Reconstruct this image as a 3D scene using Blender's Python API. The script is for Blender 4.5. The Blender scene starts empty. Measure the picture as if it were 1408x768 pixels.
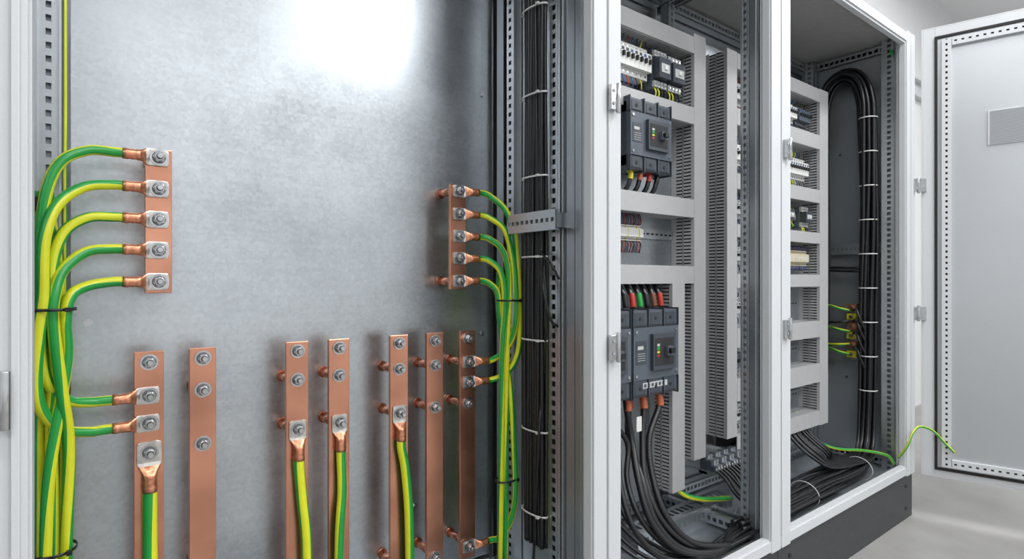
import bpy, math, random
from mathutils import Vector, Matrix
random.seed(7)
H = 1.083           # camera height above floor (m)
scene = bpy.context.scene
scene.view_settings.view_transform = 'Standard'
scene.view_settings.exposure = 0.22
V = Vector

# ------------------------------------------------------------------ materials
def newmat(name):
    m = bpy.data.materials.new(name); m.use_nodes = True
    return m, m.node_tree, m.node_tree.nodes['Principled BSDF']
def plain(name, col, rough=0.5, metal=0.0, var=0.06, scale=30, bump=0.0, stretch=(1,1,1), coat=0):
    m, nt, p = newmat(name)
    p.inputs['Roughness'].default_value = rough
    p.inputs['Metallic'].default_value = metal
    p.inputs['Coat Weight'].default_value = coat
    tc = nt.nodes.new('ShaderNodeTexCoord'); mp = nt.nodes.new('ShaderNodeMapping')
    mp.inputs['Scale'].default_value = stretch
    nz = nt.nodes.new('ShaderNodeTexNoise'); nz.inputs['Scale'].default_value = scale; nz.inputs['Detail'].default_value = 4
    rp = nt.nodes.new('ShaderNodeValToRGB')
    rp.color_ramp.elements[0].position = 0.3; rp.color_ramp.elements[1].position = 0.7
    rp.color_ramp.elements[0].color = tuple(max(0, c*(1-var)) for c in col)+(1,)
    rp.color_ramp.elements[1].color = tuple(min(1, c*(1+var)) for c in col)+(1,)
    nt.links.new(tc.outputs['Object'], mp.inputs['Vector']); nt.links.new(mp.outputs[0], nz.inputs['Vector'])
    nt.links.new(nz.outputs['Fac'], rp.inputs['Fac']); nt.links.new(rp.outputs['Color'], p.inputs['Base Color'])
    if bump:
        b = nt.nodes.new('ShaderNodeBump'); b.inputs['Strength'].default_value = bump; b.inputs['Distance'].default_value = 0.002
        nt.links.new(nz.outputs['Fac'], b.inputs['Height']); nt.links.new(b.outputs[0], p.inputs['Normal'])
    return m
def galv(name, col, rough=0.36, metal=0.9, spangle=90, cloud=2.2, lo=.90, hi=1.06, bump=.03, rv=.04, sp_amt=.07, det=5, nr=.5):
    m, nt, p = newmat(name)
    p.inputs['Metallic'].default_value = metal
    tc = nt.nodes.new('ShaderNodeTexCoord')
    vo = nt.nodes.new('ShaderNodeTexVoronoi'); vo.inputs['Scale'].default_value = spangle
    n1 = nt.nodes.new('ShaderNodeTexNoise'); n1.inputs['Scale'].default_value = cloud; n1.inputs['Detail'].default_value = det; n1.inputs['Roughness'].default_value = nr
    mp = nt.nodes.new('ShaderNodeMapping'); mp.inputs['Scale'].default_value = (1.5, 1.5, 60)
    mp.inputs['Rotation'].default_value = (0.0, 0.12, 0.0)
    n2 = nt.nodes.new('ShaderNodeTexNoise'); n2.inputs['Scale'].default_value = 2; n2.inputs['Detail'].default_value = 5
    nt.links.new(tc.outputs['Object'], vo.inputs['Vector']); nt.links.new(tc.outputs['Object'], n1.inputs['Vector'])
    nt.links.new(tc.outputs['Object'], mp.inputs['Vector']); nt.links.new(mp.outputs[0], n2.inputs['Vector'])
    m1 = nt.nodes.new('ShaderNodeMath'); m1.operation = 'MULTIPLY_ADD'; m1.inputs[1].default_value = sp_amt; m1.inputs[2].default_value = 0.0
    sp = nt.nodes.new('ShaderNodeSeparateColor'); nt.links.new(vo.outputs['Color'], sp.inputs[0])
    nt.links.new(sp.outputs[0], m1.inputs[0])
    m2 = nt.nodes.new('ShaderNodeMath'); m2.operation = 'MULTIPLY_ADD'; m2.inputs[1].default_value = 0.80
    nt.links.new(n1.outputs['Fac'], m2.inputs[0]); nt.links.new(m1.outputs[0], m2.inputs[2])
    m3 = nt.nodes.new('ShaderNodeMath'); m3.operation = 'MULTIPLY_ADD'; m3.inputs[1].default_value = 0.14
    nt.links.new(n2.outputs['Fac'], m3.inputs[0]); nt.links.new(m2.outputs[0], m3.inputs[2])
    rp = nt.nodes.new('ShaderNodeValToRGB')
    rp.color_ramp.elements[0].position = 0.36; rp.color_ramp.elements[1].position = 0.70
    rp.color_ramp.elements[0].color = tuple(c*lo for c in col)+(1,)
    rp.color_ramp.elements[1].color = tuple(min(1, c*hi) for c in col)+(1,)
    nt.links.new(m3.outputs[0], rp.inputs['Fac']); nt.links.new(rp.outputs['Color'], p.inputs['Base Color'])
    mr = nt.nodes.new('ShaderNodeMapRange'); mr.inputs['From Min'].default_value = 0.38; mr.inputs['From Max'].default_value = 0.68
    mr.inputs['To Min'].default_value = rough-rv; mr.inputs['To Max'].default_value = rough+rv
    nt.links.new(m3.outputs[0], mr.inputs['Value']); nt.links.new(mr.outputs[0], p.inputs['Roughness'])
    if bump:
        b = nt.nodes.new('ShaderNodeBump'); b.inputs['Strength'].default_value = bump; b.inputs['Distance'].default_value = 0.002
        nt.links.new(n1.outputs['Fac'], b.inputs['Height']); nt.links.new(b.outputs[0], p.inputs['Normal'])
    return m

M = dict(
 plate = galv('galvanised_plate', (0.515,0.55,0.58), 0.335, metal=.93, spangle=140, cloud=3.5, lo=.82, hi=1.14, bump=.06, rv=.06, sp_amt=.13, det=7, nr=.6),
 doors = galv('door_inner_galvanised', (0.52,0.54,0.56), 0.36, metal=.7, cloud=1.5, lo=.97, hi=1.03, bump=.0, rv=.03),
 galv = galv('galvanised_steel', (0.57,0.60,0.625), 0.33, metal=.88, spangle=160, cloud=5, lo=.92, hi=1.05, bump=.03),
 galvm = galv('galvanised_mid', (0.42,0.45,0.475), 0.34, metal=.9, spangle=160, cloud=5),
 galvd = galv('galvanised_dark', (0.37,0.40,0.43), 0.40, metal=.8, spangle=100, cloud=3),  # darker zinc; behind slotted strips it paints the hollow profile's shade
 sidew = galv('side_wall_galvanised', (0.48,0.51,0.54), 0.34, metal=.7, spangle=100, cloud=3),
 white = plain('powder_coat_light_grey', (0.59,0.605,0.62), 0.42, var=0.015, scale=200, bump=0.03),
 whited = plain('powder_coat_grey_edge', (0.34,0.35,0.37), 0.5, var=0.02),
 roof = plain('roof_sheet_grey', (0.42,0.42,0.41), 0.5, metal=0.2, var=0.05),
 plinth = plain('anthracite_plinth', (0.035,0.037,0.040), 0.45, var=0.15, scale=40),
 copper = plain('copper', (0.66,0.31,0.205), 0.25, metal=0.95, var=0.20, scale=9, bump=0.05),
 coppd = plain('crimped_copper', (0.68,0.29,0.17), 0.33, metal=0.9, var=0.35, scale=120, bump=0.3),
 tin = plain('tinned_metal', (0.64,0.61,0.575), 0.30, metal=0.94, var=0.18, scale=90, bump=0.15),
 steel = plain('zinc_bolt_steel', (0.53,0.54,0.55), 0.20, metal=0.98, var=0.12, scale=60),
 steeld = plain('spring_washer_steel', (0.20,0.20,0.21), 0.35, metal=0.9, var=0.1),
 green = plain('cable_green', (0.015,0.31,0.05), 0.30, var=0.06),
 yellow = plain('cable_yellow', (0.68,0.70,0.02), 0.30, var=0.04),
 black = plain('cable_black', (0.008,0.008,0.010), 0.34, var=0.2),
 dark = plain('dark_plastic_and_void_shade', (0.018,0.018,0.020), 0.7),  # dark plastic; also painted shade in slots, gaps and duct interiors
 duct = plain('duct_grey_pvc', (0.41,0.41,0.415), 0.45, var=0.03),
 ductd = plain('duct_finger_grey', (0.41,0.415,0.42), 0.5, var=0.04),
 breaker = plain('breaker_dark_grey', (0.045,0.054,0.068), 0.40, var=0.05),
 breakl = plain('breaker_mid_grey', (0.080,0.096,0.120), 0.40, var=0.05),
 lgrey = plain('device_light_grey', (0.48,0.49,0.49), 0.45, var=0.04),
 dwhite = plain('device_white', (0.70,0.70,0.68), 0.4, var=0.03),
 beige = plain('terminal_beige', (0.56,0.51,0.40), 0.5, var=0.05),
 red = plain('wire_red', (0.45,0.03,0.02), 0.4),
 orange = plain('wire_orange', (0.45,0.11,0.04), 0.4),
 blue = plain('wire_blue', (0.03,0.10,0.35), 0.4),
 brown = plain('wire_brown', (0.16,0.06,0.03), 0.4),
 yel2 = plain('label_yellow', (0.65,0.58,0.03), 0.4),
 rubber = plain('rubber_seal', (0.012,0.012,0.013), 0.7),
 wall = plain('white_wall_paint', (0.78,0.785,0.79), 0.6, var=0.015, scale=3),
 ceil = plain('white_ceiling', (0.82,0.825,0.83), 0.7, var=0.01),
 nylon = plain('nylon_white', (0.66,0.66,0.64), 0.45),
)
# concrete floor
fm, nt, p = newmat('polished_concrete')
tc = nt.nodes.new('ShaderNodeTexCoord'); n = nt.nodes.new('ShaderNodeTexNoise'); n.inputs['Scale'].default_value = 2.5; n.inputs['Detail'].default_value = 8
r = nt.nodes.new('ShaderNodeValToRGB'); r.color_ramp.elements[0].position = .3; r.color_ramp.elements[1].position = .7
r.color_ramp.elements[0].color = (0.25,0.243,0.23,1); r.color_ramp.elements[1].color = (0.36,0.35,0.335,1)
nt.links.new(tc.outputs['Object'], n.inputs['Vector']); nt.links.new(n.outputs['Fac'], r.inputs['Fac']); nt.links.new(r.outputs['Color'], p.inputs['Base Color'])
p.inputs['Roughness'].default_value = 0.45
M['floor'] = fm

# ------------------------------------------------------------------ mesh builder
def catmull(pts, n=8):
    pts = [V(q) for q in pts]
    if len(pts) < 3 or n == 1: return pts
    P = [pts[0]*2-pts[1]] + pts + [pts[-1]*2-pts[-2]]
    out = []
    for i in range(1, len(P)-2):
        a, b, c, d = P[i-1], P[i], P[i+1], P[i+2]
        for k in range(n):
            t = k/n
            out.append(0.5*((2*b)+(c-a)*t+(2*a-5*b+4*c-d)*t*t+(3*b-a-3*c+d)*t**3))
    out.append(P[-2]); return out

class B:
    def __init__(s): s.v=[]; s.f=[]; s.m=[]; s.s=[]; s.mats=[]
    def mi(s, k):
        if k not in s.mats: s.mats.append(k)
        return s.mats.index(k)
    def face(s, idx, mat, smooth=False):
        s.f.append(tuple(idx)); s.m.append(s.mi(mat)); s.s.append(smooth)
    def obox(s, o, a, b, c, mat):
        o, a, b, c = V(o), V(a), V(b), V(c)
        if a.cross(b).dot(c) < 0: a, b = b, a
        i = len(s.v)
        s.v += [o, o+a, o+a+b, o+b, o+c, o+a+c, o+a+b+c, o+b+c]
        for q in ((0,3,2,1),(4,5,6,7),(0,1,5,4),(1,2,6,5),(2,3,7,6),(3,0,4,7)):
            s.face([i+k for k in q], mat)
    def box(s, x0, x1, y0, y1, z0, z1, mat):
        s.obox((x0,y0,z0),(x1-x0,0,0),(0,y1-y0,0),(0,0,z1-z0),mat)
    def prismx(s, prof, x0, x1, mat):           # profile in (y,z)
        n = len(prof); i = len(s.v)
        s.v += [V((x0,y,z)) for y,z in prof] + [V((x1,y,z)) for y,z in prof]
        s.face(range(i,i+n), mat); s.face(range(i+2*n-1,i+n-1,-1), mat)
        for k in range(n): s.face((i+k, i+n+k, i+n+(k+1)%n, i+(k+1)%n), mat)
    def cyl(s, p0, p1, r, mat, n=20, r1=None, smooth=True, rot=0):
        p0, p1 = V(p0), V(p1); d = (p1-p0).normalized()
        u = d.orthogonal().normalized(); w = d.cross(u); i = len(s.v)
        r1 = r if r1 is None else r1
        for c, rr in ((p0, r), (p1, r1)):
            for k in range(n):
                a = 2*math.pi*k/n+rot; s.v.append(c+u*math.cos(a)*rr+w*math.sin(a)*rr)
        for k in range(n): s.face((i+k, i+(k+1)%n, i+n+(k+1)%n, i+n+k), mat, smooth)
        s.face(range(i+n-1,i-1,-1), mat); s.face(range(i+n,i+2*n), mat)
    def tube(s, pts, r, mats, n=12, twist=0.0, phase=0.0, seg=8):
        P = catmull(pts, seg) if len(pts) > 2 else [V(q) for q in pts]
        i = len(s.v); u = None; L = 0
        for k, c in enumerate(P):
            d = (P[min(k+1,len(P)-1)]-P[max(k-1,0)]).normalized()
            if u is None: u = d.cross(V((0,1,0))); u = u.normalized() if u.length > .1 else d.orthogonal().normalized()
            else: u = (u - d*u.dot(d)).normalized(); L += (c-P[k-1]).length
            w = d.cross(u)
            for j in range(n):
                a = 2*math.pi*j/n+phase+twist*L
                s.v.append(c+u*math.cos(a)*r+w*math.sin(a)*r)
        for k in range(len(P)-1):
            for j in range(n):
                s.face((i+k*n+j, i+k*n+(j+1)%n, i+(k+1)*n+(j+1)%n, i+(k+1)*n+j), mats[j*len(mats)//n], True)
        s.face(range(i+n-1,i-1,-1), mats[0]); e = i+(len(P)-1)*n; s.face(range(e,e+n), mats[0])
    def bundle(s, center, offs, r, mat, seg=7, n=10, twist=.6, jit=.002):
        P = catmull(center, seg); F=[]; u=None; L=0
        for k,c in enumerate(P):
            d = (P[min(k+1,len(P)-1)]-P[max(k-1,0)]).normalized()
            if u is None: u = d.orthogonal().normalized()
            else: u = (u-d*u.dot(d)).normalized(); L += (c-P[k-1]).length
            F.append((c,u,d.cross(u),L))
        for (a,b) in offs:
            p1,p2 = random.uniform(0,6), random.uniform(0,6); out=[]
            for c,u,w,L in F:
                t=L*twist; ca,sa=math.cos(t),math.sin(t)
                aa=a*ca-b*sa+jit*math.sin(6*L+p1); bb=a*sa+b*ca+jit*math.sin(5*L+p2)
                out.append(c+u*aa+w*bb)
            s.tube(out, r, [mat], n=n, seg=1)
    def loft(s, o, u, nrm, secs, n=20):
        o, u, nrm = V(o), V(u).normalized(), V(nrm).normalized(); w = u.cross(nrm); i = len(s.v)
        for (t,a,b,off,mat,e) in secs:
            for k in range(n):
                an = 2*math.pi*k/n; c, sn = math.cos(an), math.sin(an)
                s.v.append(o+u*t+w*(a*math.copysign(abs(c)**e, c))+nrm*(off+b*math.copysign(abs(sn)**e, sn)))
        for q in range(len(secs)-1):
            for k in range(n): s.face((i+q*n+k, i+q*n+(k+1)%n, i+(q+1)*n+(k+1)%n, i+(q+1)*n+k), secs[q+1][4], secs[q+1][5] > .8)
        s.face(range(i+n-1,i-1,-1), secs[0][4]); e = i+(len(secs)-1)*n; s.face(range(e,e+n), secs[-1][4])
    def strip(s, o, a, b, n, L, w, th, mat, slot=0.022, pitch=0.03, sw=0.4):
        o, a, b, n = V(o), V(a), V(b), V(n)
        s.obox(o, a*L, b*(w*(1-sw)/2), n*th, mat); s.obox(o+b*(w*(1+sw)/2), a*L, b*(w*(1-sw)/2), n*th, mat)
        k = int(L/pitch)
        for j in range(k+1):
            st = max(0, j*pitch-(pitch-slot)/2); en = min(L, j*pitch+(pitch-slot)/2)
            if en > st: s.obox(o+a*st+b*(w*(1-sw)/2), a*(en-st), b*(w*sw), n*th, mat)
    def band(s, c, rx, ry, h, mat, t=0.0012, n=24):
        i = len(s.v); c = V(c)
        for (z, e) in ((-h/2,0),(-h/2,t),(h/2,t),(h/2,0)):
            for k in range(n):
                an = 2*math.pi*k/n; s.v.append(c+V(((rx+e)*math.cos(an),(ry+e)*math.sin(an),z)))
        for q in range(4):
            for k in range(n): s.face((i+q*n+k, i+q*n+(k+1)%n, i+((q+1)%4)*n+(k+1)%n, i+((q+1)%4)*n+k), mat, q==1)
    def bolt(s, x, y, z, sc=1.0, ln=0.008):
        s.cyl((x,y,z),(x,y-.0025*sc,z),.0158*sc,'steel',28)
        s.cyl((x,y-.0025*sc,z),(x,y-.0050*sc,z),.0120*sc,'steeld',24)
        rt=random.random()
        s.cyl((x,y-.0050*sc,z),(x,y-.0150*sc,z),.0108*sc,'steel',6,smooth=False,rot=rt)
        s.cyl((x,y-.0150*sc,z),(x,y-.0165*sc,z),.0092*sc,'steel',24,r1=.0078*sc)
        s.cyl((x,y-.0165*sc,z),(x,y-.0168*sc,z),.0066*sc,'steeld',16)
        s.cyl((x,y-.0168*sc,z),(x,y-.0168*sc-ln,z),.0054*sc,'steel',14,r1=.0046*sc)
    def done(s, name, parent=None, bevel=0):
        me = bpy.data.meshes.new(name); me.from_pydata([tuple(q) for q in s.v], [], s.f)
        for k in s.mats: me.materials.append(M[k])
        me.polygons.foreach_set('material_index', s.m); me.polygons.foreach_set('use_smooth', s.s); me.update()
        ob = bpy.data.objects.new(name, me); scene.collection.objects.link(ob)
        if parent: ob.parent = parent
        if bevel:
            md = ob.modifiers.new('bevel','BEVEL'); md.width = bevel; md.segments = 2; md.limit_method = 'ANGLE'; md.angle_limit = 0.9
        return ob
def empty(name):
    e = bpy.data.objects.new(name, None); scene.collection.objects.link(e); return e

# ------------------------------------------------------------------ room
RX0, RX1, RY0, RY1, RZ = -3.0, 8.0, -4.5, 1.75, 3.6
b=B(); b.box(RX0,RX1,RY0,RY1,-.1,0,'floor'); b.done('floor')
b=B(); b.box(RX0,RX1,RY0,RY1,RZ,RZ+.1,'ceil'); b.done('ceiling')
b=B(); b.box(RX0,RX1,RY1,RY1+.1,0,RZ,'wall'); b.done('wall_back')
b=B(); b.box(RX0,RX1,RY0-.1,RY0,0,RZ,'wall'); b.done('wall_front')
b=B(); b.box(RX0-.1,RX0,RY0,RY1,0,RZ,'wall'); b.done('wall_left')
b=B(); b.box(RX1,RX1+.1,RY0,RY1,0,RZ,'wall'); b.done('wall_right')
b=B(); b.box(3.2,RX1,RY1-.05,RY1,2.62,2.72,'white'); b.box(3.2,RX1,RY1-.09,RY1,2.72,2.74,'white'); b.done('trim_1')
b=B(); b.box(RX1-.02,RX1,RY0,RY1,0,.1,'whited'); b.done('baseboard_right')

def lamp(x, y, sx, sy, power):
    e = empty('ceiling_light_panel')
    b=B(); z=RZ-.06
    b.box(x-sx/2-.03,x+sx/2+.03,y-sy/2-.03,y-sy/2,z,RZ,'white'); b.box(x-sx/2-.03,x+sx/2+.03,y+sy/2,y+sy/2+.03,z,RZ,'white')
    b.box(x-sx/2-.03,x-sx/2,y-sy/2,y+sy/2,z,RZ,'white'); b.box(x+sx/2,x+sx/2+.03,y-sy/2,y+sy/2,z,RZ,'white')
    b.done('lamp_frame', e)
    ld = bpy.data.lights.new('lamp_light','AREA'); ld.shape='RECTANGLE'; ld.size=sx; ld.size_y=sy; ld.energy=power; ld.color=(0.975,0.988,1.0)
    lo = bpy.data.objects.new('lamp_light', ld); lo.location=(x,y,z+.02); scene.collection.objects.link(lo); lo.parent=e
lamp(2.35,-2.1,1.3,.85,68)
lamp(-1.3,-2.3,1.3,.9,56)
lamp(.45,-3.4,1.5,1.0,20)
lamp(5.4,-2.2,1.5,1.0,76)
lamp(.3,-.2,1.2,.25,22)
lamp(2.6,-.3,1.2,.30,56)
lamp(4.6,.4,1.2,.5,32)

# ------------------------------------------------------------------ cabinets
YF, YB = 0.94, 1.45
Z0, Z1 = 0.20, 2.20
def post(b, x0, x1):      # white front upright with stepped profile
    b.box(x0,x1,YF+.006,YF+.03,Z0+.001,Z1+.001,'white')
    m=(x0+x1)/2
    b.box(x0+.004,m-.004,YF,YF+.006,Z0,Z1,'white'); b.box(m+.004,x1-.004,YF,YF+.006,Z0,Z1,'white')
    b.box(x0+.012,x0+.018,YF+.03,YF+.045,Z0,Z1,'white'); b.box(x1-.018,x1-.012,YF+.03,YF+.045,Z0,Z1,'white')
def hinge(b, x, z):
    b.box(x-.012,x+.012,YF-.012,YF,z-.03,z+.03,'steel'); b.cyl((x+.013,YF-.012,z-.036),(x+.013,YF-.012,z+.036),.006,'steel',12)
    b.cyl((x-.003,YF-.014,z-.015),(x-.003,YF-.012,z-.015),.004,'whited',10); b.cyl((x-.003,YF-.014,z+.015),(x-.003,YF-.012,z+.015),.004,'whited',10)
def galvpost(b, x, y0=.975, y1=1.07, slots=True):
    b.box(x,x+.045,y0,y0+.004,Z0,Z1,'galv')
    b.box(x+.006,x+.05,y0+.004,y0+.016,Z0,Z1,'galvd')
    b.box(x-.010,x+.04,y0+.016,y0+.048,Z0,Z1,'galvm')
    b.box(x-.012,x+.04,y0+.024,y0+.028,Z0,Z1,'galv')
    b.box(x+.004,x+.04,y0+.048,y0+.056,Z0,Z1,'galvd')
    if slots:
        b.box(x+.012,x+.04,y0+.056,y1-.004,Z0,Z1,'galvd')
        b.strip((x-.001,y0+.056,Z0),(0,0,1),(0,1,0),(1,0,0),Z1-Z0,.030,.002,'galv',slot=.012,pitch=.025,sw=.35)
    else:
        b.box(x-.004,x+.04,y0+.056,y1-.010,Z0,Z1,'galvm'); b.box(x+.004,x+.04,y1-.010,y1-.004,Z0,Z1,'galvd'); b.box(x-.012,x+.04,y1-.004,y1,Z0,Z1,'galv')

cabs = [(-.10,1.03),(1.03,1.84),(1.84,3.06)]
roots=[]
for ci,(x0,x1) in enumerate(cabs):
    e = empty('electrical_cabinet'); roots.append(e)
    b=B(); b.box(x0+.001,x1-.001,YF+.02,YB,Z1-.004,Z1,'roof')
    b.box(x0+.001,x1-.002,YF+.008,YF+.029,Z1-.055,Z1-.002,'white'); b.box(x0+.001,x1-.002,YF+.002,YF+.008,Z1-.045,Z1-.008,'white')
    b.done('roof', e)
    b=B(); b.box(x0+.001,x1-.001,YB-.004,YB,Z0,Z1,'galv'); b.done('back_panel', e)
    b=B(); b.box(x0+.001,x1-.001,YF+.03,YB-.004,Z0,Z0+.004,'galvd')
    b.box(x0+.001,x1-.002,YF+.008,YF+.029,Z0+.002,Z0+.045,'white'); b.box(x0+.001,x1-.002,YF+.002,YF+.008,Z0+.006,Z0+.038,'white')
    b.box(x0+.001,x1-.002,YF+.031,YF+.055,Z0+.004,Z0+.03,'galv'); b.done('base', e)
    b=B(); b.box(x0+.001,x1-.001,YF+.012,YB-.01,0,Z0-.001,'plinth')
    for bx in (x0+.08,x1-.08):
        for bz in (.05,.15): b.cyl((bx,YF+.012,bz),(bx,YF+.008,bz),.008,'dark',12)
    b.done('plinth', e, .003)
    b=B()
    for zz in (Z1-.05, Z0+.012):
        b.strip((x0+.03,YB-.05,zz),(1,0,0),(0,0,1),(0,-1,0),x1-x0-.06,.036,.002,'galv',slot=.016,pitch=.025)
        b.box(x0+.03,x1-.03,YB-.045,YB-.012,zz+.034,zz+.038,'galv'); b.box(x0+.03,x1-.03,YB-.045,YB-.012,zz-.002,zz,'galv')
        b.box(x0+.03,x1-.03,YB-.03,YB-.02,zz,zz+.034,'galvd')
    for xx,s in ((x0+.035,1),(x1-.035,-1)):
        for zz in (Z1-.05, Z0+.012):
            b.strip((xx,YF+.06,zz),(0,1,0),(0,0,1),(s,0,0),YB-YF-.12,.036,.002,'galv',slot=.016,pitch=.025)
            b.box(min(xx,xx-s*.02),max(xx,xx-s*.02),YF+.06,YB-.06,zz+.034,zz+.038,'galv')
            b.box(min(xx-s*.01,xx-s*.02),max(xx-s*.01,xx-s*.02),YF+.06,YB-.06,zz,zz+.034,'galvd')
    b.done('inner_frame', e)
b=B(); post(b,-.146,-.042); hinge(b,-.080,H-.148); hinge(b,-.080,H+.43); b.box(-.062,-.0535,YF-.005,YF,Z0,Z1,'white'); b.box(-.0425,-.0405,YF+.010,YF+.026,Z0,Z1,'whited'); b.done('upright_left',roots[0],.0015)
b=B(); post(b,.963,1.064); hinge(b,1.025,H+.436); hinge(b,1.025,H-.163); b.done('upright_right',roots[0],.002)
b=B(); post(b,1.775,1.905); hinge(b,1.862,H+.43); hinge(b,1.862,H-.163); b.done('upright_right',roots[1],.002)
b=B(); post(b,2.955,3.062); hinge(b,3.052,H+.43); hinge(b,3.052,H-.155); b.done('upright_right',roots[2],.002)
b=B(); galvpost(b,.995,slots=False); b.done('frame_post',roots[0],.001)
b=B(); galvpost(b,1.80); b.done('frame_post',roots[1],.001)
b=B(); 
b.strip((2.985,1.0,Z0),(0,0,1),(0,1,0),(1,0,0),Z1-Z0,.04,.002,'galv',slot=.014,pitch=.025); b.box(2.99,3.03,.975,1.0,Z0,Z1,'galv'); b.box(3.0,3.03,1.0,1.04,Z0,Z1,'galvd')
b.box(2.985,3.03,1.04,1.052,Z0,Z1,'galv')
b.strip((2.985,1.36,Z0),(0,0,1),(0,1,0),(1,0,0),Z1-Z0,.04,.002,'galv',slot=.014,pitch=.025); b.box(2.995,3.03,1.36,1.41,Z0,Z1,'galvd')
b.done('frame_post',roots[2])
# rear posts
b=B()
for X in (-.052,):
    b.strip((X,1.345,Z0),(0,0,1),(1,0,0),(0,1,0),Z1-Z0,.030,.002,'galv',slot=.012,pitch=.025,sw=.28)
    b.box(X,X+.030,1.355,1.37,Z0,Z1,'galvd'); b.box(X+.030,X+.034,1.335,1.40,Z0,Z1,'galv'); b.box(X-.006,X,1.33,1.40,Z0,Z1,'galv')
    b.box(X+.036,X+.041,1.36,1.40,Z0,Z1,'galvd')
b.done('rear_post_left',roots[0])
b=B()
b.strip((1.005,1.30,Z0),(0,0,1),(0,1,0),(1,0,0),Z1-Z0,.03,.002,'galv',slot=.012,pitch=.025); b.box(1.014,1.028,1.30,1.41,Z0,Z1,'dark')  # dark box paints the shaded gap behind the slots
b.box(1.002,1.005,1.343,1.375,Z0,Z1,'galvd')
b.box(1.0,1.028,1.290,1.298,Z0,Z1,'galv')
b.strip((.985,1.088,Z0),(0,0,1),(0,1,0),(1,0,0),Z1-Z0,.030,.002,'galv',slot=.014,pitch=.025,sw=.5); b.box(.995,1.028,1.088,1.118,Z0,Z1,'dark')  # dark box paints the shade inside the slotted profile
b.box(.985,1.028,1.078,1.087,Z0,Z1,'galv')
b.done('rear_post_right',roots[0])
b=B(); b.strip((1.82,1.37,Z0),(0,0,1),(1,0,0),(0,1,0),Z1-Z0,.036,.002,'galv',slot=.016,pitch=.025); b.box(1.82,1.856,1.38,1.41,Z0,Z1,'galvd'); b.done('rear_post',roots[1])
b=B(); b.box(1.031,1.034,YF+.06,YB-.006,Z0+.005,Z1-.006,'galv'); b.done('side_panel',roots[0])
b=B(); b.box(-.104,-.10,YF+.03,YB-.004,Z0,Z1,'galv'); b.done('side_panel_left',roots[0])
b=B(); b.box(3.035,3.04,YF+.031,YB-.006,Z0+.005,Z1-.006,'sidew'); b.box(3.04,3.061,YF+.031,YB,Z0,Z1-.001,'white'); b.done('side_panel',roots[2])
for X,y0,Lr,pr in ((.938,1.045,.190,roots[0]),(3.0,1.06,.31,roots[2])):
    b=B()
    b.strip((X,y0,H+.126),(0,1,0),(0,0,1),(1,0,0),Lr,.046,.002,'galv',slot=.012,pitch=.02,sw=.22)
    b.box(X,X+.014,y0,y0+Lr,H+.172,H+.1745,'galv'); b.box(X,X+.014,y0,y0+Lr,H+.1235,H+.126,'galv'); b.box(X+.006,X+.008,y0,y0+Lr,H+.126,H+.172,'galvd')
    if X<2: b.box(X+.003,1.0,y0+.004,y0+.008,H+.130,H+.168,'galvm')
    b.done('side_brace',pr)

# ------------------------------------------------------------------ main mounting plate
b=B(); b.box(-.004,1.0,1.40,1.403,Z0+.06,Z1-.06,'plate')
b.box(-.005,.000,1.401,1.42,Z0+.06,Z1-.06,'plate'); b.box(.996,1.001,1.401,1.42,Z0+.06,Z1-.06,'plate')
for (x,z) in ((.022,H-.085),(.965,H-.16),(.965,H+.55),(.024,H+.75),(.74,H-.62),(.03,H-.7)):
    b.cyl((x,1.40,z),(x,1.3975,z),.008,'steel',16); b.cyl((x,1.3975,z),(x,1.393,z),.0055,'steel',6,smooth=False)
b.done('mounting_plate')

# ------------------------------------------------------------------ copper busbars
YC=1.32
def standoff(b,x,z,r=.0105):
    b.cyl((x,YC+.010,z),(x,1.3985,z),r,'copper',18); b.cyl((x,1.390,z),(x,1.3988,z),r*1.3,'copper',18)
def busbar(x,w,zt,zb,bolts,stand,lugz=(),so=-.006):
    b=B(); b.box(x-w/2,x+w/2,YC,YC+.010,H+zb,H+zt,'copper')
    ob=B()
    for z in bolts: ob.bolt(x,YC-(.005 if z in lugz else 0),H+z)
    for z in stand: standoff(ob,x+so,H+z)
    e=b.done('copper_busbar',None,.0012); ob.done('busbar_bolts',e); return e
earthz=[.2405,.1785,.118,.0576,-.0043]
busbar(.133,.046,.258,-.027,earthz,[.2405,-.0043],earthz)
busbar(.831,.050,.258,-.027,earthz,[.2405,-.0043],earthz,so=-.012)
zs=[-.162,-.227,-.338]
busbar(.117,.050,-.141,-.77,[-.162,-.227,-.281,-.338,-.735],[-.227,-.60],[-.227,-.281,-.338])
busbar(.211,.050,-.141,-.77,zs+[-.735],[-.227,-.60],[])
for x in (.402,.499,.655):
    busbar(x,.050,-.141,-.77,zs+[-.735],[-.227,-.338,-.72],[-.338],so=-.012)
busbar(.759,.050,-.141,-.77,zs+[-.735],[-.227,-.338,-.72],[],so=-.012)
busbar(.862,.050,-.141,-.77,[-.162,-.227,-.283,-.341,-.735],[-.227,-.341,-.72],[-.227,-.283,-.735],so=-.012)

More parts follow.
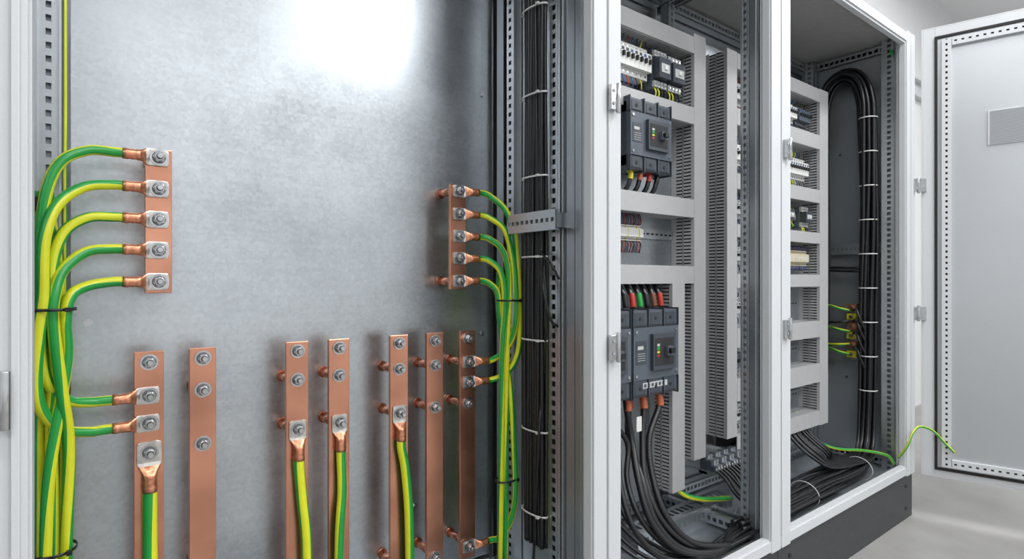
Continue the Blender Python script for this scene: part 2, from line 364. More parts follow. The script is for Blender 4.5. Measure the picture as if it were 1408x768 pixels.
# ------------------------------------------------------------------ grounding cables with lugs
GY=['green']*5+['yellow']*5+['green']*5+['yellow']*5
def lug(b,x,z,u,s=1.0):
    u=V(u); y=YC-.0027
    S=[(-.017,.011,.0022,0,'tin',.45),(-.015,.0165,.0022,0,'tin',.4),(.016,.0170,.0022,0,'tin',.4),(.021,.0155,.003,.001,'tin',.5),
       (.030,.011,.008,.006,'coppd',.9),(.036,.0105,.0105,.008,'coppd',1),(.040,.0096,.0093,.008,'coppd',1),(.043,.0107,.0107,.008,'coppd',1),
       (.048,.0095,.0093,.008,'coppd',1),(.052,.0107,.0107,.008,'coppd',1),(.060,.0103,.0103,.008,'coppd',1)]
    b.loft((x,y,z),u,(0,-1,0),[(t*s,a*s,bb*s if t>.025 else bb,o*s,m,e) for t,a,bb,o,m,e in S],n=24)
    p=V((x,y,z)); return p+u*.05*s+V((0,-.008*s,0)), p+u*.075*s+V((0,-.008*s,0))
def gcable(lugs, pts, r=.0088, s=1.0, tw=3, ph=0, lugs_end=None):
    b=B(); path=[]
    if lugs: a,c=lug(b,*lugs,s); path=[a,c]
    path+= [V((x-.011*min(1,max(0,(.03-x)/.04)),y,H+z)) for x,y,z in pts]
    if lugs_end: a,c=lug(b,*lugs_end,s); path+=[c,a]
    b.tube(path,r,GY,n=20,twist=tw,phase=ph); b.done('grounding_cable')
L=(-1,0,0); R=(1,0,0); D=(0,0,-1)
xl=.133; xb=.117
E=[H+z for z in earthz]
gcable((xl,E[0],L),[(.022,1.30,.236),(-.008,1.285,.208),(-.027,1.275,.150),(-.034,1.272,.06),(-.034,1.272,-.04),(-.034,1.270,-.12),(-.024,1.272,-.180),(.000,1.29,-.216),(.025,1.305,-.226)],lugs_end=(xb,H-.227,L),ph=.4,tw=5,r=.0093)
gcable((xl,E[1],L),[(.018,1.295,.168),(-.012,1.272,.130),(-.029,1.255,.065),(-.030,1.252,-.03),(-.036,1.252,-.09),(-.040,1.255,-.17),(-.032,1.262,-.225),(-.006,1.285,-.266),(.024,1.303,-.280)],lugs_end=(xb,H-.281,L),ph=1.5,tw=4,r=.0093)
gcable((xl,E[2],L),[(.022,1.30,.113),(-.004,1.29,.085),(-.018,1.278,.03),(-.020,1.272,-.05),(-.016,1.275,-.15),(-.020,1.28,-.3),(-.016,1.28,-.5),(-.019,1.28,-.8)],ph=2.2,tw=4,r=.0093)
gcable((xl,E[3],L),[(.020,1.297,.050),(-.006,1.275,.015),(-.016,1.258,-.03),(-.017,1.255,-.08),(-.006,1.262,-.2),(.001,1.275,-.3),(-.002,1.272,-.5),(.000,1.275,-.8)],ph=.2,tw=5,r=.0093)
gcable((xl,E[4],L),[(.022,1.30,-.012),(.003,1.282,-.03),(-.003,1.272,-.075),(-.002,1.275,-.15),(-.022,1.260,-.33),(-.027,1.256,-.5),(-.025,1.258,-.8)],ph=3,tw=5,r=.0093)
gcable(None,[(-.042,1.30,.12),(-.041,1.29,0),(-.037,1.292,-.3),(-.035,1.282,-.5),(-.036,1.282,-.8)],ph=1,tw=2)
gcable(None,[(-.034,1.31,.12),(-.029,1.30,0),(-.027,1.297,-.3),(-.025,1.300,-.5),(-.026,1.300,-.8)],ph=2,tw=2)
gcable(None,[(-.024,1.312,.12),(-.012,1.305,0),(-.008,1.300,-.3),(-.008,1.302,-.5),(-.008,1.302,-.8)],ph=4,tw=2)
b=B(); b.box(-.066,-.028,1.292,1.328,H+.11,H+.155,'green'); b.box(-.060,-.036,1.289,1.292,H+.12,H+.145,'dark'); b.done('ground_terminal',None,.002)
b=B(); b.tube([(-.0125,1.328,Z1-.06),(-.0130,1.328,H+.6),(-.0125,1.328,H+.3),(-.0135,1.328,H+.1),(-.012,1.328,H-.6)],.003,GY,n=20,twist=1,phase=1.5); b.done('ground_wire')
# right
xr=.831; x7=.862
gcable((xr,E[0],R),[(.925,1.30,.232),(.958,1.275,.195),(.980,1.262,.13),(.987,1.256,.05),(.988,1.250,-.05),(.990,1.250,-.17),(.982,1.262,-.23),(.962,1.285,-.268)],lugs_end=(x7,H-.283,R),r=.0085,tw=4,ph=1)
gcable((xr,E[1],R),[(.925,1.298,.170),(.955,1.275,.14),(.970,1.26,.07),(.974,1.25,0),(.974,1.245,-.10),(.972,1.262,-.165),(.955,1.285,-.207)],lugs_end=(x7,H-.227,R),r=.0085,tw=5,ph=2.5)
gcable((xr,E[2],R),[(.922,1.298,.112),(.95,1.28,.085),(.964,1.27,.03),(.966,1.268,-.06),(.962,1.27,-.15),(.960,1.275,-.4),(.958,1.275,-.8)],r=.0085,tw=4,ph=.5)
gcable((xr,E[3],R),[(.920,1.298,.052),(.943,1.28,.025),(.951,1.27,-.03),(.950,1.268,-.1),(.946,1.272,-.2),(.944,1.275,-.5),(.942,1.275,-.8)],r=.0085,tw=3,ph=3)
gcable((xr,E[4],R),[(.922,1.300,-.012),(.938,1.287,-.035),(.945,1.284,-.09),(.964,1.29,-.2),(.970,1.29,-.5),(.970,1.29,-.8)],r=.0085,tw=4,ph=4)
gcable(None,[(.955,1.300,.02),(.955,1.300,-.1),(.972,1.272,-.30),(.980,1.265,-.45),(.983,1.260,-.6),(.972,1.27,-.68),(.95,1.29,-.725)],lugs_end=(x7,H-.735,R),r=.0085,tw=4,ph=2)
# vertical lugs on busbars
gcable((xb,H-.338,D),[(.117,1.305,-.50),(.118,1.30,-.62),(.116,1.30,-.82)],r=.0125,s=1.25,tw=2,ph=1.2)
gcable((.402,H-.338,D),[(.408,1.305,-.50),(.416,1.30,-.60),(.420,1.30,-.82)],r=.0115,s=1.15,tw=2,ph=2.2)
gcable((.499,H-.338,D),[(.500,1.305,-.50),(.492,1.30,-.60),(.489,1.30,-.82)],r=.0105,s=1.1,tw=2,ph=.2)
gcable((.655,H-.338,D),[(.664,1.305,-.48),(.672,1.30,-.60),(.676,1.30,-.82)],r=.0115,s=1.15,tw=1,ph=3.2)
for (x,y,z,rx,ry) in ((-.031,1.278,-.052,.034,.040),(-.028,1.279,-.472,.032,.036),(.964,1.267,-.058,.034,.032),(.962,1.276,-.56,.034,.024)):
    b=B(); b.band((x,y,H+z),rx,ry,.005,'black',.0016); b.box(x+rx*.55,x+rx*.55+.008,y-ry*.85-.006,y-ry*.85+.002,H+z-.004,H+z+.004,'black')
    b.done('cable_tie')

# ------------------------------------------------------------------ black cable bundle, cabinet 1 side
b=B()
for k in range(15):
    row, col = k%2, k//2
    y0 = 1.128+.0112*col+.005*row; x0 = .982-.011*row; r=(.0052,.0058,.0064)[k%3]
    p1=random.uniform(0,6)
    pts=[(x0+.002*math.sin(.9*q+p1), y0+.0028*math.sin(.7*q+2*p1), Z1-.02-.18*q) for q in range(11)]
    b.tube(pts,r,['black'],n=10,seg=5)
for pts in ([(.985,1.14,H+.07),(.965,1.115,H-.0),(.96,1.10,H-.07),(.972,1.12,H-.16)],[(.985,1.16,H+.11),(.968,1.13,H+.07),(.965,1.09,H+.04),(.98,1.075,H+.0)],
            [(.985,1.15,H-.3),(.955,1.125,H-.4),(.965,1.15,H-.6),(.97,1.17,H-.8)],[(.975,1.13,H+.02),(.95,1.10,H-.03),(.955,1.08,H-.10),(.975,1.075,H-.12)]):
    b.tube(pts,.0035,['black'],n=8)
for z in (.72,.49,.272,.06,-.16,-.40,-.62):
    b.band((.976,1.169,H+z),.018,.050,.0045,'nylon',.0012); b.box(.954,.960,1.13,1.139,H+z-.003,H+z+.003,'nylon')
b.done('cable_bundle')

# ------------------------------------------------------------------ cable ducts
def vduct(x0,x1,z0,z1,y0=1.20,y1=1.30,name='cable_duct'):
    b=B(); z0+=H; z1+=H
    b.box(x0-.002,x1+.002,y0,y0+.004,z0,z1,'duct')
    for xx in (x0-.002,x1-.001): b.box(xx,xx+.003,y0+.004,y0+.014,z0,z1,'duct')
    b.box(x0,x1,y1-.003,y1-.0005,z0,z1,'ductd')
    for xx in (x0,x1-.002):
        b.box(xx,xx+.002,y1-.022,y1-.003,z0,z1,'ductd'); b.box(xx,xx+.002,(y0+y1)/2-.003,(y0+y1)/2+.001,z0,z1,'ductd')
        z=z0
        while z<z1-.008:
            b.box(xx,xx+.002,y0+.010,y1-.022,z,z+.0078,'ductd'); z+=.0125
    b.box(x0+.006,x1-.006,y0+.03,y1-.01,z0+.004,z1-.004,'dark')  # dark core paints the shaded inside of the duct and its wires
    b.done(name)
def hduct(x0,x1,z0,z1,y0=1.20,y1=1.30):
    b=B(); z0+=H; z1+=H
    b.box(x0,x1,y0,y0+.004,z0-.002,z1+.002,'duct')
    for zz in (z0-.002,z1-.001): b.box(x0,x1,y0+.004,y0+.014,zz,zz+.003,'duct')
    b.box(x0,x1,y1-.003,y1-.0005,z0,z1,'ductd')
    for zz in (z0,z1-.002):
        b.box(x0,x1,y1-.022,y1-.003,zz,zz+.002,'ductd')
        x=x0
        while x<x1-.008:
            b.box(x,x+.0075,y0+.010,y1-.022,zz,zz+.002,'ductd'); x+=.0125
    b.box(x0+.004,x1-.004,y0+.03,y1-.01,z0+.006,z1-.006,'dark')  # dark core paints shade and wires inside the duct
    b.done('cable_duct')
def dinrail(x0,x1,z,y=1.30):
    b=B(); z+=H
    b.box(x0,x1,y-.0075,y-.0005,z-.0125,z+.0125,'galv'); b.box(x0,x1,y-.0085,y-.0075,z-.0175,z-.0115,'galv'); b.box(x0,x1,y-.0085,y-.0075,z+.0115,z+.0175,'galv')
    x=x0+.01
    while x<x1-.02: b.box(x,x+.015,y-.0079,y-.0074,z-.003,z+.003,'dark'); x+=.025  # slots are dark boxes on the face, hole shade put into colour
    b.done('din_rail')
b=B(); b.box(1.12,1.815,1.30,1.303,H-.75,H+.92,'plate'); b.done('equipment_plate')
b=B(); b.box(1.93,2.79,1.30,1.303,H-.70,H+.92,'plate'); b.done('equipment_plate')
# cabinet 2 ducts
vduct(1.739,1.805,-.64,.87)
vduct(1.615,1.680,-.728,-.014)
for z0,z1 in ((.80,.855),(.55,.605),(.22,.28)): hduct(1.12,1.736,z0,z1)
hduct(1.12,1.736,-.012,.045)
vduct(1.12,1.175,.047,.87)
# cabinet 3 ducts
vduct(1.946,2.010,-.60,.87)
vduct(2.700,2.778,-.665,.87)
for z0,z1 in ((.81,.865),(.595,.655),(.35,.405),(.165,.21),(-.03,.02),(-.26,-.19),(-.465,-.385),(-.66,-.60)): hduct(2.013,2.697,z0,z1)

# ------------------------------------------------------------------ devices
def mccb(x0,x1,z0,z1,yf,yb=1.299):
    e=B(); w=x1-x0; h=z1-z0; z0+=H; z1+=H
    e.box(x0,x1,yf+.028,yb,z0+.012,z1-.012,'breaker')
    e.box(x0+.002,x1-.002,yf+.012,yf+.028,z0+h*.20,z1-h*.20,'breakl')
    for k in range(3):
        a=x0+w*(k/3)+.003; c=x0+w*((k+1)/3)-.003
        for (q0,q1) in ((z1-h*.20,z1),(z0,z0+h*.20)):
            e.box(a,c,yf+.018,yf+.09,q0+.001,q1-.001,'breakl')
            e.box(a+.010,c-.010,yf+.0165,yf+.018,q0+.008,q1-.008,'breaker')
            e.cyl(((a+c)/2,yf+.0165,(q0+q1)/2),((a+c)/2,yf+.0150,(q0+q1)/2),.006,'dark',12)
            for j in range(3): e.box(a+.004,c-.004,yf+.017,yf+.018,q0+.002+j*.002,q0+.003+j*.002,'dark')
    for k in range(4):
        a=x0+w*k/3
        e.box(max(x0,a-.002),min(x1,a+.002),yf+.012,yf+.09,z1-h*.20,z1+.004,'breaker'); e.box(max(x0,a-.002),min(x1,a+.002),yf+.012,yf+.09,z0-.004,z0+h*.20,'breaker')
    cx=(x0+x1)/2+w*.10; cz=(z0+z1)/2
    e.box(cx-w*.24,cx+w*.26,yf,yf+.012,cz-h*.20,cz+h*.22,'breaker')
    e.box(cx-w*.21,cx+w*.21,yf-.0008,yf,cz-h*.15,cz+h*.17,'dark')
    e.box(cx+w*.01,cx+w*.14,yf-.012,yf-.0008,cz-h*.04,cz+h*.07,'breakl')
    e.box(cx+w*.03,cx+w*.12,yf-.022,yf-.012,cz-h*.01,cz+h*.05,'black')
    for (q0,q1,c) in ((.075,.105,'lgrey'),(.035,.065,'green'),(-.005,.020,'yel2'),(-.045,-.025,'red')):
        e.box(cx-w*.165,cx-w*.11,yf-.0014,yf-.0008,cz+h*q0,cz+h*q1,c)
    e.box(x0+w*.05,x0+w*.27,yf+.0108,yf+.012,cz-h*.12,cz+h*.15,'breaker')
    e.box(x0+w*.08,x0+w*.20,yf+.0100,yf+.0108,cz+h*.05,cz+h*.09,'lgrey')
    for k in range(4): e.box(x0+w*.08,x0+w*.24,yf+.0100,yf+.0108,cz-k*.007,cz-k*.007+.0014,'lgrey')
    for dx in (.06,.94):
        for dz in (.25,.75): e.cyl((x0+w*dx,yf+.012,z0+h*dz),(x0+w*dx,yf+.009,z0+h*dz),.005,'steel',10)
    e.done('molded_case_circuit_breaker',None,.0012)
mccb(1.365,1.572,.345,.570,1.160)
mccb(1.350,1.575,-.365,-.095,1.135)
mccb(1.115,1.342,-.365,-.095,1.135)

def modules(x0,n,z,mat='dwhite',w=.0175,yb=1.291,s=1.0,lever='dark',name='miniature_circuit_breaker_row',wires=True):
    b=B(); z+=H
    for k in range(n):
        x=x0+k*w
        pr=[(yb,-.042*s),(yb-.045,-.042*s),(yb-.045,-.024*s),(yb-.065,-.024*s),(yb-.065,.024*s),(yb-.045,.024*s),(yb-.045,.042*s),(yb,.042*s)]
        b.prismx([(y,z+q) for y,q in pr],x,x+w-.0008,mat)
        b.box(x+w*.3,x+w*.65,yb-.074,yb-.065,z-.004*s,z+.008*s,lever)
        b.box(x+w*.2,x+w*.75,yb-.0655,yb-.065,z+.012*s,z+.020*s,'breaker' if k%3 else 'blue')
        for q in (-.033*s,.033*s): b.cyl((x+w/2,yb-.045,z+q),(x+w/2,yb-.0465,z+q),.004,'steel',8)
        if wires:
            c=random.choice(['black','brown','blue','yellow','black','red'])
            b.tube([(x+w/2,yb-.04,z-.041*s),(x+w/2,yb-.048,z-.055*s),(x+w/2+.004,yb-.045,z-.070*s)],.0018,[c],n=6,seg=4)
            b.tube([(x+w/2,yb-.04,z+.041*s),(x+w/2,yb-.048,z+.052*s),(x+w/2+.004,yb-.045,z+.064*s)],.0018,[c],n=6,seg=4)
    b.done(name)
def contactor(x0,x1,z0,z1,yb=1.291,yf=1.205):
    b=B(); z0+=H; z1+=H; h=z1-z0; w=x1-x0
    b.box(x0,x1,yf+.03,yb,z0,z1,'breakl'); b.box(x0+.003,x1-.003,yf,yf+.03,z0+h*.25,z1-h*.25,'breaker')
    b.box(x0+.012,x1-.012,yf-.002,yf,z0+h*.38,z1-h*.40,'lgrey'); b.box(x0+w*.4,x0+w*.6,yf-.006,yf-.002,z0+h*.45,z0+h*.55,'dwhite')
    for k in range(4):
        x=x0+w*(k+.5)/4
        for zz in (z0+h*.12,z1-h*.12):
            b.box(x-w*.10,x+w*.10,yf+.02,yf+.03,zz-.010,zz+.010,'lgrey'); b.cyl((x,yf+.02,zz),(x,yf+.018,zz),.004,'steel',8)
        c='yellow' if k<2 else 'black'
        b.tube([(x,yf+.03,z0+.006),(x,yf+.02,z0-.012),(x+.003,yf+.03,z0-.045)],.0024,[c],n=6,seg=4)
    b.done('contactor')
def terminals(x0,n,z,mat='lgrey',w=.0062,yb=1.291,hh=.026,yf=1.245,cols=('black','red','blue','brown'),wl=.04):
    b=B(); z+=H
    for k in range(n):
        x=x0+k*w; m = mat
        if k%9==8: m='yel2'
        pr=[(yb,-hh*.7),(yb-.02,-hh),(yf+.012,-hh),(yf+.012,-hh*.6),(yf,-hh*.5),(yf,hh*.5),(yf+.012,hh*.6),(yf+.012,hh),(yb-.02,hh),(yb,hh*.7)]
        b.prismx([(y,z+q) for y,q in pr],x,x+w-.0007,m)
        b.box(x+.001,x+w-.002,yf-.0008,yf,z-hh*.3,z+hh*.3,'dwhite' if k%2 else m)
        for q in (-hh*.8,hh*.8): b.cyl((x+w/2,yf+.012,z+q),(x+w/2,yf+.0112,z+q),.002,'dark',6)
        c=cols[k%len(cols)]; j=random.uniform(-.003,.003)
        b.tube([(x+w/2,yf+.018,z+hh*.9),(x+w/2+j,yf+.008+j,z+hh+.012),(x+w/2,yf+.015,z+hh+wl)],.0015,[c],n=6,seg=4)
        b.tube([(x+w/2,yf+.018,z-hh*.9),(x+w/2-j,yf+.008+j,z-hh-.012),(x+w/2,yf+.015,z-hh-wl)],.0015,[cols[(k+1)%len(cols)]],n=6,seg=4)
    b.done('terminal_block')
dinrail(1.18,1.735,.71); modules(1.20,6,.715,'lgrey',s=.9,w=.0225); modules(1.36,8,.722,'dwhite',w=.0220,s=1.25,name='relay_module_row')
contactor(1.548,1.615,.645,.780); contactor(1.622,1.695,.645,.775)
dinrail(1.18,1.735,.16); terminals(1.22,48,.155,'dwhite',cols=('black','brown','blue','black','red','black'))
b=B(); 
for k,(c,x) in enumerate((('black',1.375),('red',1.41),('green',1.445),('black',1.48),('brown',1.515),('red',1.55),('black',1.30),('red',1.25))):
    b.tube([(x,1.20,H-.090),(x,1.205,H-.055),(x+.004,1.235,H-.012)],.0085,['black'],n=12)
    b.tube([(x,1.199,H-.088),(x,1.201,H-.072),(x+.001,1.207,H-.045)],.0095,[c],n=12)
b.done('breaker_supply_wires')
b=B()
for k,(c,x) in enumerate((('yel2',1.40),('orange',1.445),('red',1.49),('black',1.53))):
    b.tube([(x,1.21,H+.352),(x,1.200,H+.335),(x-.004,1.20,H+.318)],.0085,[c],n=12)
    b.tube([(x-.003,1.20,H+.322),(x-.010,1.205,H+.295),(x-.02,1.225,H+.265)],.0078,['black'],n=12)
b.done('breaker_load_wires')
b=B(); b.box(1.40,1.52,1.151,1.152,H-.34,H-.322,'lgrey'); 
for k in range(6): b.box(1.405+k*.018,1.415+k*.018,1.1503,1.151,H-.336,H-.326,'breaker')
b.done('breaker_label')
# cabinet 3 rows
dinrail(2.02,2.69,.73); modules(2.03,14,.735,'lgrey',w=.020,s=1.1); modules(2.36,10,.735,'dwhite',w=.018,s=1.0); modules(2.56,6,.735,'breakl',w=.018,s=1.0)
dinrail(2.02,2.69,.50); modules(2.03,12,.495,'dwhite',w=.0225); modules(2.36,14,.495,'dwhite',w=.0205,s=1.15)
dinrail(2.02,2.69,.28); modules(2.03,12,.28,'lgrey',w=.02,s=.9); contactor(2.33,2.40,.235,.325); contactor(2.41,2.48,.235,.325); terminals(2.50,10,.28,'yel2',cols=('yellow','green','black'),wl=.02); contactor(2.575,2.64,.235,.325)
dinrail(2.02,2.69,.095); modules(2.03,12,.095,'lgrey',w=.02,s=.85); terminals(2.33,44,.095,'beige',w=.0072,hh=.034,yf=1.225,cols=('blue','black','brown'),wl=.02)
dinrail(2.02,2.69,-.11); modules(2.03,4,-.11,'lgrey',s=.9)
dinrail(2.02,2.69,-.32); modules(2.03,4,-.32,'breakl',s=1.2)
dinrail(2.02,2.69,-.53); modules(2.03,4,-.53,'lgrey',s=.9)
b=B()
b.box(1.80,2.06,1.185,1.225,H-.70,H-.688,'galv')
for k in range(14):
    x=1.81+k*.017; m='galvm' if k%3 else 'breaker'
    b.prismx([(1.225,H-.688),(1.165,H-.688),(1.165,H-.668),(1.18,H-.668),(1.18,H-.652),(1.205,H-.652),(1.205,H-.64),(1.225,H-.64)],x,x+.0135,m)
    b.cyl((x+.007,1.165,H-.678),(x+.007,1.162,H-.678),.0045,'steel',8)
b.box(1.80,1.81,1.19,1.299,H-.70,H-.690,'galv'); b.box(2.05,2.06,1.19,1.299,H-.70,H-.690,'galv')
b.done('ground_terminal_strip')

# ------------------------------------------------------------------ heavy black cables
def hexo(n, sp):
    out=[]
    for k in range(n):
        a=k*2.39996; r=sp*.55*math.sqrt(k+.3); out.append((r*math.cos(a), r*math.sin(a)))
    return out
XC=2.972
center=[(1.74,1.045,H-.835),(1.95,1.045,H-.842),(2.3,1.07,H-.845),(2.60,1.065,H-.843),(2.80,1.07,H-.830),(2.92,1.095,H-.775),(XC-.005,1.105,H-.66),(XC,1.103,H-.45),(XC,1.105,H-.1),(XC,1.10,H+.3),(XC,1.104,H+.72),
 (XC,1.112,H+.86),(XC,1.145,H+.955),(XC,1.205,H+.99),(XC,1.27,H+.96),(XC,1.305,H+.87),(XC,1.315,H+.7),(XC,1.315,H+.2),(XC,1.315,H-.45)]
offs=hexo(13,.0180)
b=B(); be=B()
b.bundle(center,offs,.0085,'black',seg=7)
starts=[(1.375,1.20),(1.445,1.195),(1.52,1.19),(1.41,1.225),(1.27,1.20),(1.20,1.20)]
for k,(x,y) in enumerate(starts):
    j=random.uniform(-.016,.016); o=offs[k%len(offs)]; xx=1.375+(x-1.375)*.45
    b.tube([(x,y,H-.362),(x+j*.3,y-.01,H-.41),(xx+.01+j,y-.03,H-.50),(xx-.025+j,1.13+j,H-.60),(xx-.03+j,1.075+j,H-.70+j*.5),(xx+.04+j,1.03+j,H-.785+j*.4),(xx+.18,1.01+j,H-.83),(1.74+j,1.035+o[0],H-.838+o[1]*.8),(1.90,1.045+o[0],H-.842+o[1]*.6),(2.15,1.055+o[0],H-.842+o[1]*.6),(2.6,1.065+o[0],H-.842+o[1]*.6)],.0105 if k<4 else .0085,['black'],n=12,seg=7)
    be.tube([(x,y,H-.36),(x,y-.009,H-.39),(x-.003,y-.014,H-.412)],.0118,['orange' if k<3 else 'red'],n=12)
b.done('power_cable_bundle'); be.done('cable_sleeves')
b=B(); b.box(1.345,1.368,1.13,1.1305,H-.46,H-.415,'nylon'); b.done('cable_marker_tag')
b=B()
for k in range(11):
    x=1.82+k*.020; oy=.995+.014*k
    b.tube([(x,1.17,H-.682),(x+.015,1.14,H-.71),(x+.03+random.uniform(-.02,.02),1.09,H-.77),(x+.10,1.03+.008*k,H-.815),(x+.26,oy+.02,H-.83+random.uniform(-.015,.012)),(2.40,oy+.03,H-.82+random.uniform(-.02,.01)),(2.65,oy+.03,H-.83),(2.86,1.04+.01*k,H-.82)],.0052,['black'],n=10,seg=6)
for k in range(9):
    x=2.46+k*.02; q=random.uniform(-.015,.015)
    b.tube([(x,1.24,H-.64),(x+q,1.2,H-.69),(x+.02+q,1.13,H-.75),(x+.08,1.07+.01*k,H-.795),(2.80+q,1.03+.012*k,H-.80),(2.90,1.05+.010*k,H-.80)],.0060,['black'],n=10)
for k in range(5):
    q=random.uniform(-.03,.03)
    b.tube([(1.18+k*.03,1.26,H-.45),(1.20+k*.03+q,1.25,H-.6),(1.25+k*.025,1.12+q,H-.76),(1.36+k*.025,1.01+q*.3,H-.83),(1.65,.995+.010*k,H-.84+abs(q)*.5),(2.05,1.0+.012*k,H-.84+abs(q)),(2.5,1.01+.012*k,H-.84)],.0062,['black'],n=10)
b.done('control_cable_bundle')
b=B()
for z in (-.52,-.36,-.2,-.04,.12,.28,.44,.60,.76): 
    b.band((XC,1.103,H+z),.039,.039,.005,'nylon',.0012)
b.done('bundle_ties')
b=B()
for x in (1.86,2.25,2.75):
    pts=[(x,1.06+.058*math.cos(t*math.pi/8),H-.835+.050*math.sin(t*math.pi/8)) for t in range(17)]
    b.tube(pts,.0014,['nylon'],n=6,seg=2)
b.done('floor_bundle_ties')
b=B(); b.strip((1.42,1.19,H-.812),(1,0,0),(0,1,0),(0,0,1),.54,.07,.002,'galv',slot=.018,pitch=.028,sw=.5); b.box(1.42,1.96,1.19,1.193,H-.879,H-.812,'galv'); b.box(1.42,1.96,1.257,1.26,H-.879,H-.812,'galv')
b.strip((1.42,1.188,H-.864),(1,0,0),(0,0,1),(0,-1,0),.54,.050,.002,'galv',slot=.018,pitch=.028,sw=.4); b.done('cable_support_rail')
b=B(); b.strip((2.30,1.27,H-.832),(1,0,0),(0,1,0),(0,0,1),.66,.06,.002,'galv',slot=.018,pitch=.028,sw=.5); b.box(2.30,2.96,1.27,1.273,H-.879,H-.832,'galv'); b.box(2.30,2.96,1.327,1.33,H-.879,H-.832,'galv'); b.done('cable_support_rail')
def gw(pts,r=.006,name='ground_wire',tw=3):
    b=B(); b.tube([(x,y,H+z) for x,y,z in pts],r,GY,n=20,twist=tw); b.done(name)
gw([(1.66,1.25,-.69),(1.68,1.21,-.745),(1.76,1.18,-.775),(1.90,1.165,-.80)],.0085)
gw([(2.60,1.26,-.60),(2.62,1.2,-.70),(2.70,1.14,-.755),(2.82,1.06,-.77),(2.93,1.01,-.80),(2.96,.99,-.84)],.006)
gw([(2.935,.965,-.80),(2.928,.930,-.74),(2.95,.915,-.68),(3.01,.905,-.66),(3.055,.87,-.68),(3.075,.83,-.73),(3.085,.80,-.765)],.005,'door_bonding_wire')
b=B()
b.box(3.002,3.034,1.16,1.19,H-.39,H-.12,'galv')
for k,z in enumerate((-.135,-.18,-.225,-.27,-.315,-.36)):
    b.box(2.975,3.003,1.155,1.198,H+z-.016,H+z+.016,'yel2' if k%2 else 'coppd'); b.cyl((2.975,1.175,H+z),(2.960,1.175,H+z),.009,'steel',6,smooth=False)
for z,dz in ((-.15,.02),(-.20,-.01),(-.25,.015),(-.31,-.01),(-.36,.02)):
    b.tube([(2.965,1.18,H+z),(2.945,1.22,H+z+dz*.5),(2.965,1.27,H+z+dz),(2.98,1.34,H+z+dz)],.0062,GY if z!=-.20 else ['black'],n=20,twist=4)
for z in (-.15,-.20,-.26,-.33):
    b.tube([(2.965,1.165,H+z),(2.935,1.14,H+z+.01),(2.92,1.12,H+z-.03),(2.935,1.10,H+z-.09)],.0055,['black'],n=8)
b.done('ground_bar')
b=B()
for z in (.06,.045): b.tube([(2.98,1.11,H+z),(2.96,1.16,H+z-.005),(2.97,1.24,H+z-.002),(2.985,1.34,H+z)],.006,['black'],n=8)
b.done('branch_cable')
b=B()
for (y,z) in ((1.22,-.48),(1.15,-.52),(1.25,.62)): b.cyl((3.035,y,H+z),(3.03,y,H+z),.006,'steel',12)
b.box(2.965,2.985,1.0,1.01,H+1.03,H+1.05,'green')
b.done('panel_screws')

# ------------------------------------------------------------------ open cabinet door
hx,hy=3.078,.922; U=V((.257,-.966,0)).normalized(); N=-V((.966,.257,0))
O=V((hx,hy,0)); Wd=.95; zb,zt=.19,2.225
def dbox(b,u0,u1,n0,n1,z0,z1,mat): b.obox(O+U*u0+N*n0+V((0,0,z0)),U*(u1-u0),N*(n1-n0),V((0,0,z1-z0)),mat)
e=B()
dbox(e,0,Wd,-.030,-.026,zb,zt,'white')
for (a,c) in ((0,.006),(Wd-.006,Wd)): dbox(e,a,c,-.026,.0,zb,zt,'white')
for (a,c) in ((zb,zb+.006),(zt-.006,zt)): dbox(e,.006,Wd-.006,-.026,.0,a,c,'white')
dbox(e,.006,.05,-.004,0,zb+.006,zt-.006,'white'); dbox(e,Wd-.05,Wd-.006,-.004,0,zb+.006,zt-.006,'white'); dbox(e,.05,Wd-.05,-.004,0,zb+.006,zb+.035,'white'); dbox(e,.05,Wd-.05,-.004,0,zt-.045,zt-.006,'white')
door=e.done('cabinet_door',None,.0015)
e=B()
s0,s1=zb+.035,zt-.045
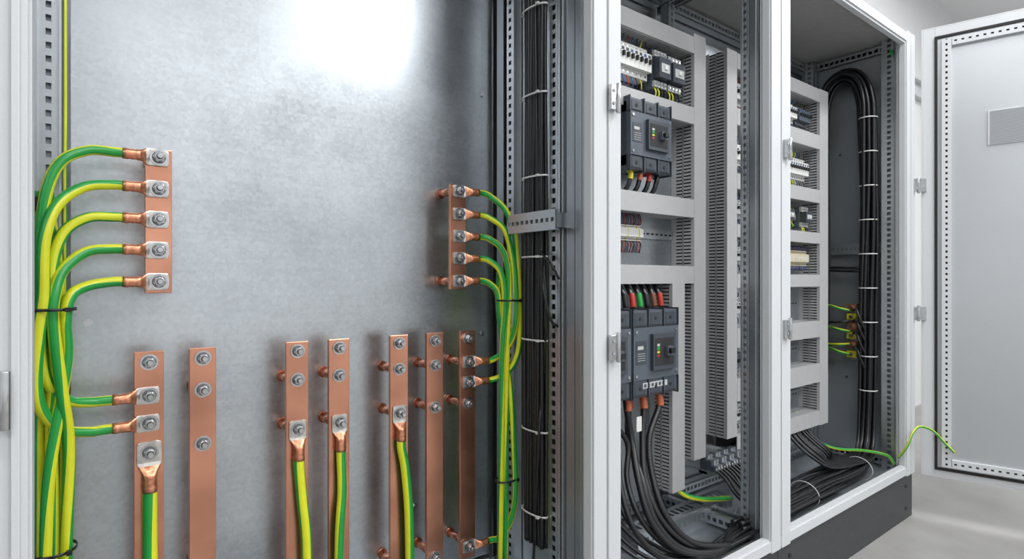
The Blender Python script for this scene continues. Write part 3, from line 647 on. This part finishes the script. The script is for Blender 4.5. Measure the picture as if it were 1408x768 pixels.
dbox(e,.05,.060,-.004,.006,s0,s1,'rubber'); dbox(e,Wd-.060,Wd-.05,-.004,.006,s0,s1,'rubber'); dbox(e,.060,Wd-.060,-.004,.006,s0,s0+.010,'rubber'); dbox(e,.060,Wd-.060,-.004,.006,s1-.010,s1,'rubber')
e.done('door_seal',door)
e=B()
def dstrip(u0,z0,along,Ln,w):
    a=V((0,0,1)) if along=='z' else U; bb=U if along=='z' else V((0,0,1))
    e.strip(O+U*u0+N*.014+V((0,0,z0)),a,bb,N,Ln,w,.002,'white',slot=.010,pitch=.025,sw=.22)
    e.obox(O+U*u0+N*(-.004)+V((0,0,z0)),a*Ln,bb*.003,N*.018,'white'); e.obox(O+U*u0+bb*(w-.003)+N*(-.004)+V((0,0,z0)),a*Ln,bb*.003,N*.018,'white')
    e.obox(O+U*u0+bb*.004+N*0+V((0,0,z0)),a*Ln,bb*(w-.008),N*.002,'dark')  # dark backing paints the shade seen through the slots
dstrip(.075,s0+.02,'z',s1-s0-.04,.035); dstrip(Wd-.11,s0+.02,'z',s1-s0-.04,.035)
dstrip(.112,s0+.02,'u',Wd-.225,.035); dstrip(.112,s1-.055,'u',Wd-.225,.035)
e.done('door_reinforcement',door)
e=B(); dbox(e,.060,Wd-.060,-.006,-.003,s0+.010,s1-.010,'doors'); e.done('door_inner_sheet',door)
e=B(); dbox(e,.235,.60,-.003,.004,H+.582,H+.732,'white')
for k in range(22): dbox(e,.242,.593,.004,.0065,H+.587+k*.0065,H+.5890+k*.0065,'whited')
e.done('vent_grille',door)
e=B()
for z in (.43,-.155): dbox(e,-.012,.02,.0005,.012,H+z-.03,H+z+.03,'steel')
e.done('door_hinges',door)

# ------------------------------------------------------------------ world + camera
w=bpy.data.worlds.new('world'); scene.world=w; w.use_nodes=True
w.node_tree.nodes['Background'].inputs[0].default_value=(.8,.86,.95,1); w.node_tree.nodes['Background'].inputs[1].default_value=.5
cd=bpy.data.cameras.new('camera'); cd.sensor_width=36; cd.lens=20.0; cd.clip_start=.02
co=bpy.data.objects.new('camera',cd); co.location=(0,0,H); co.rotation_euler=(math.radians(90),0,math.radians(-37.6)); scene.collection.objects.link(co)
scene.camera=co
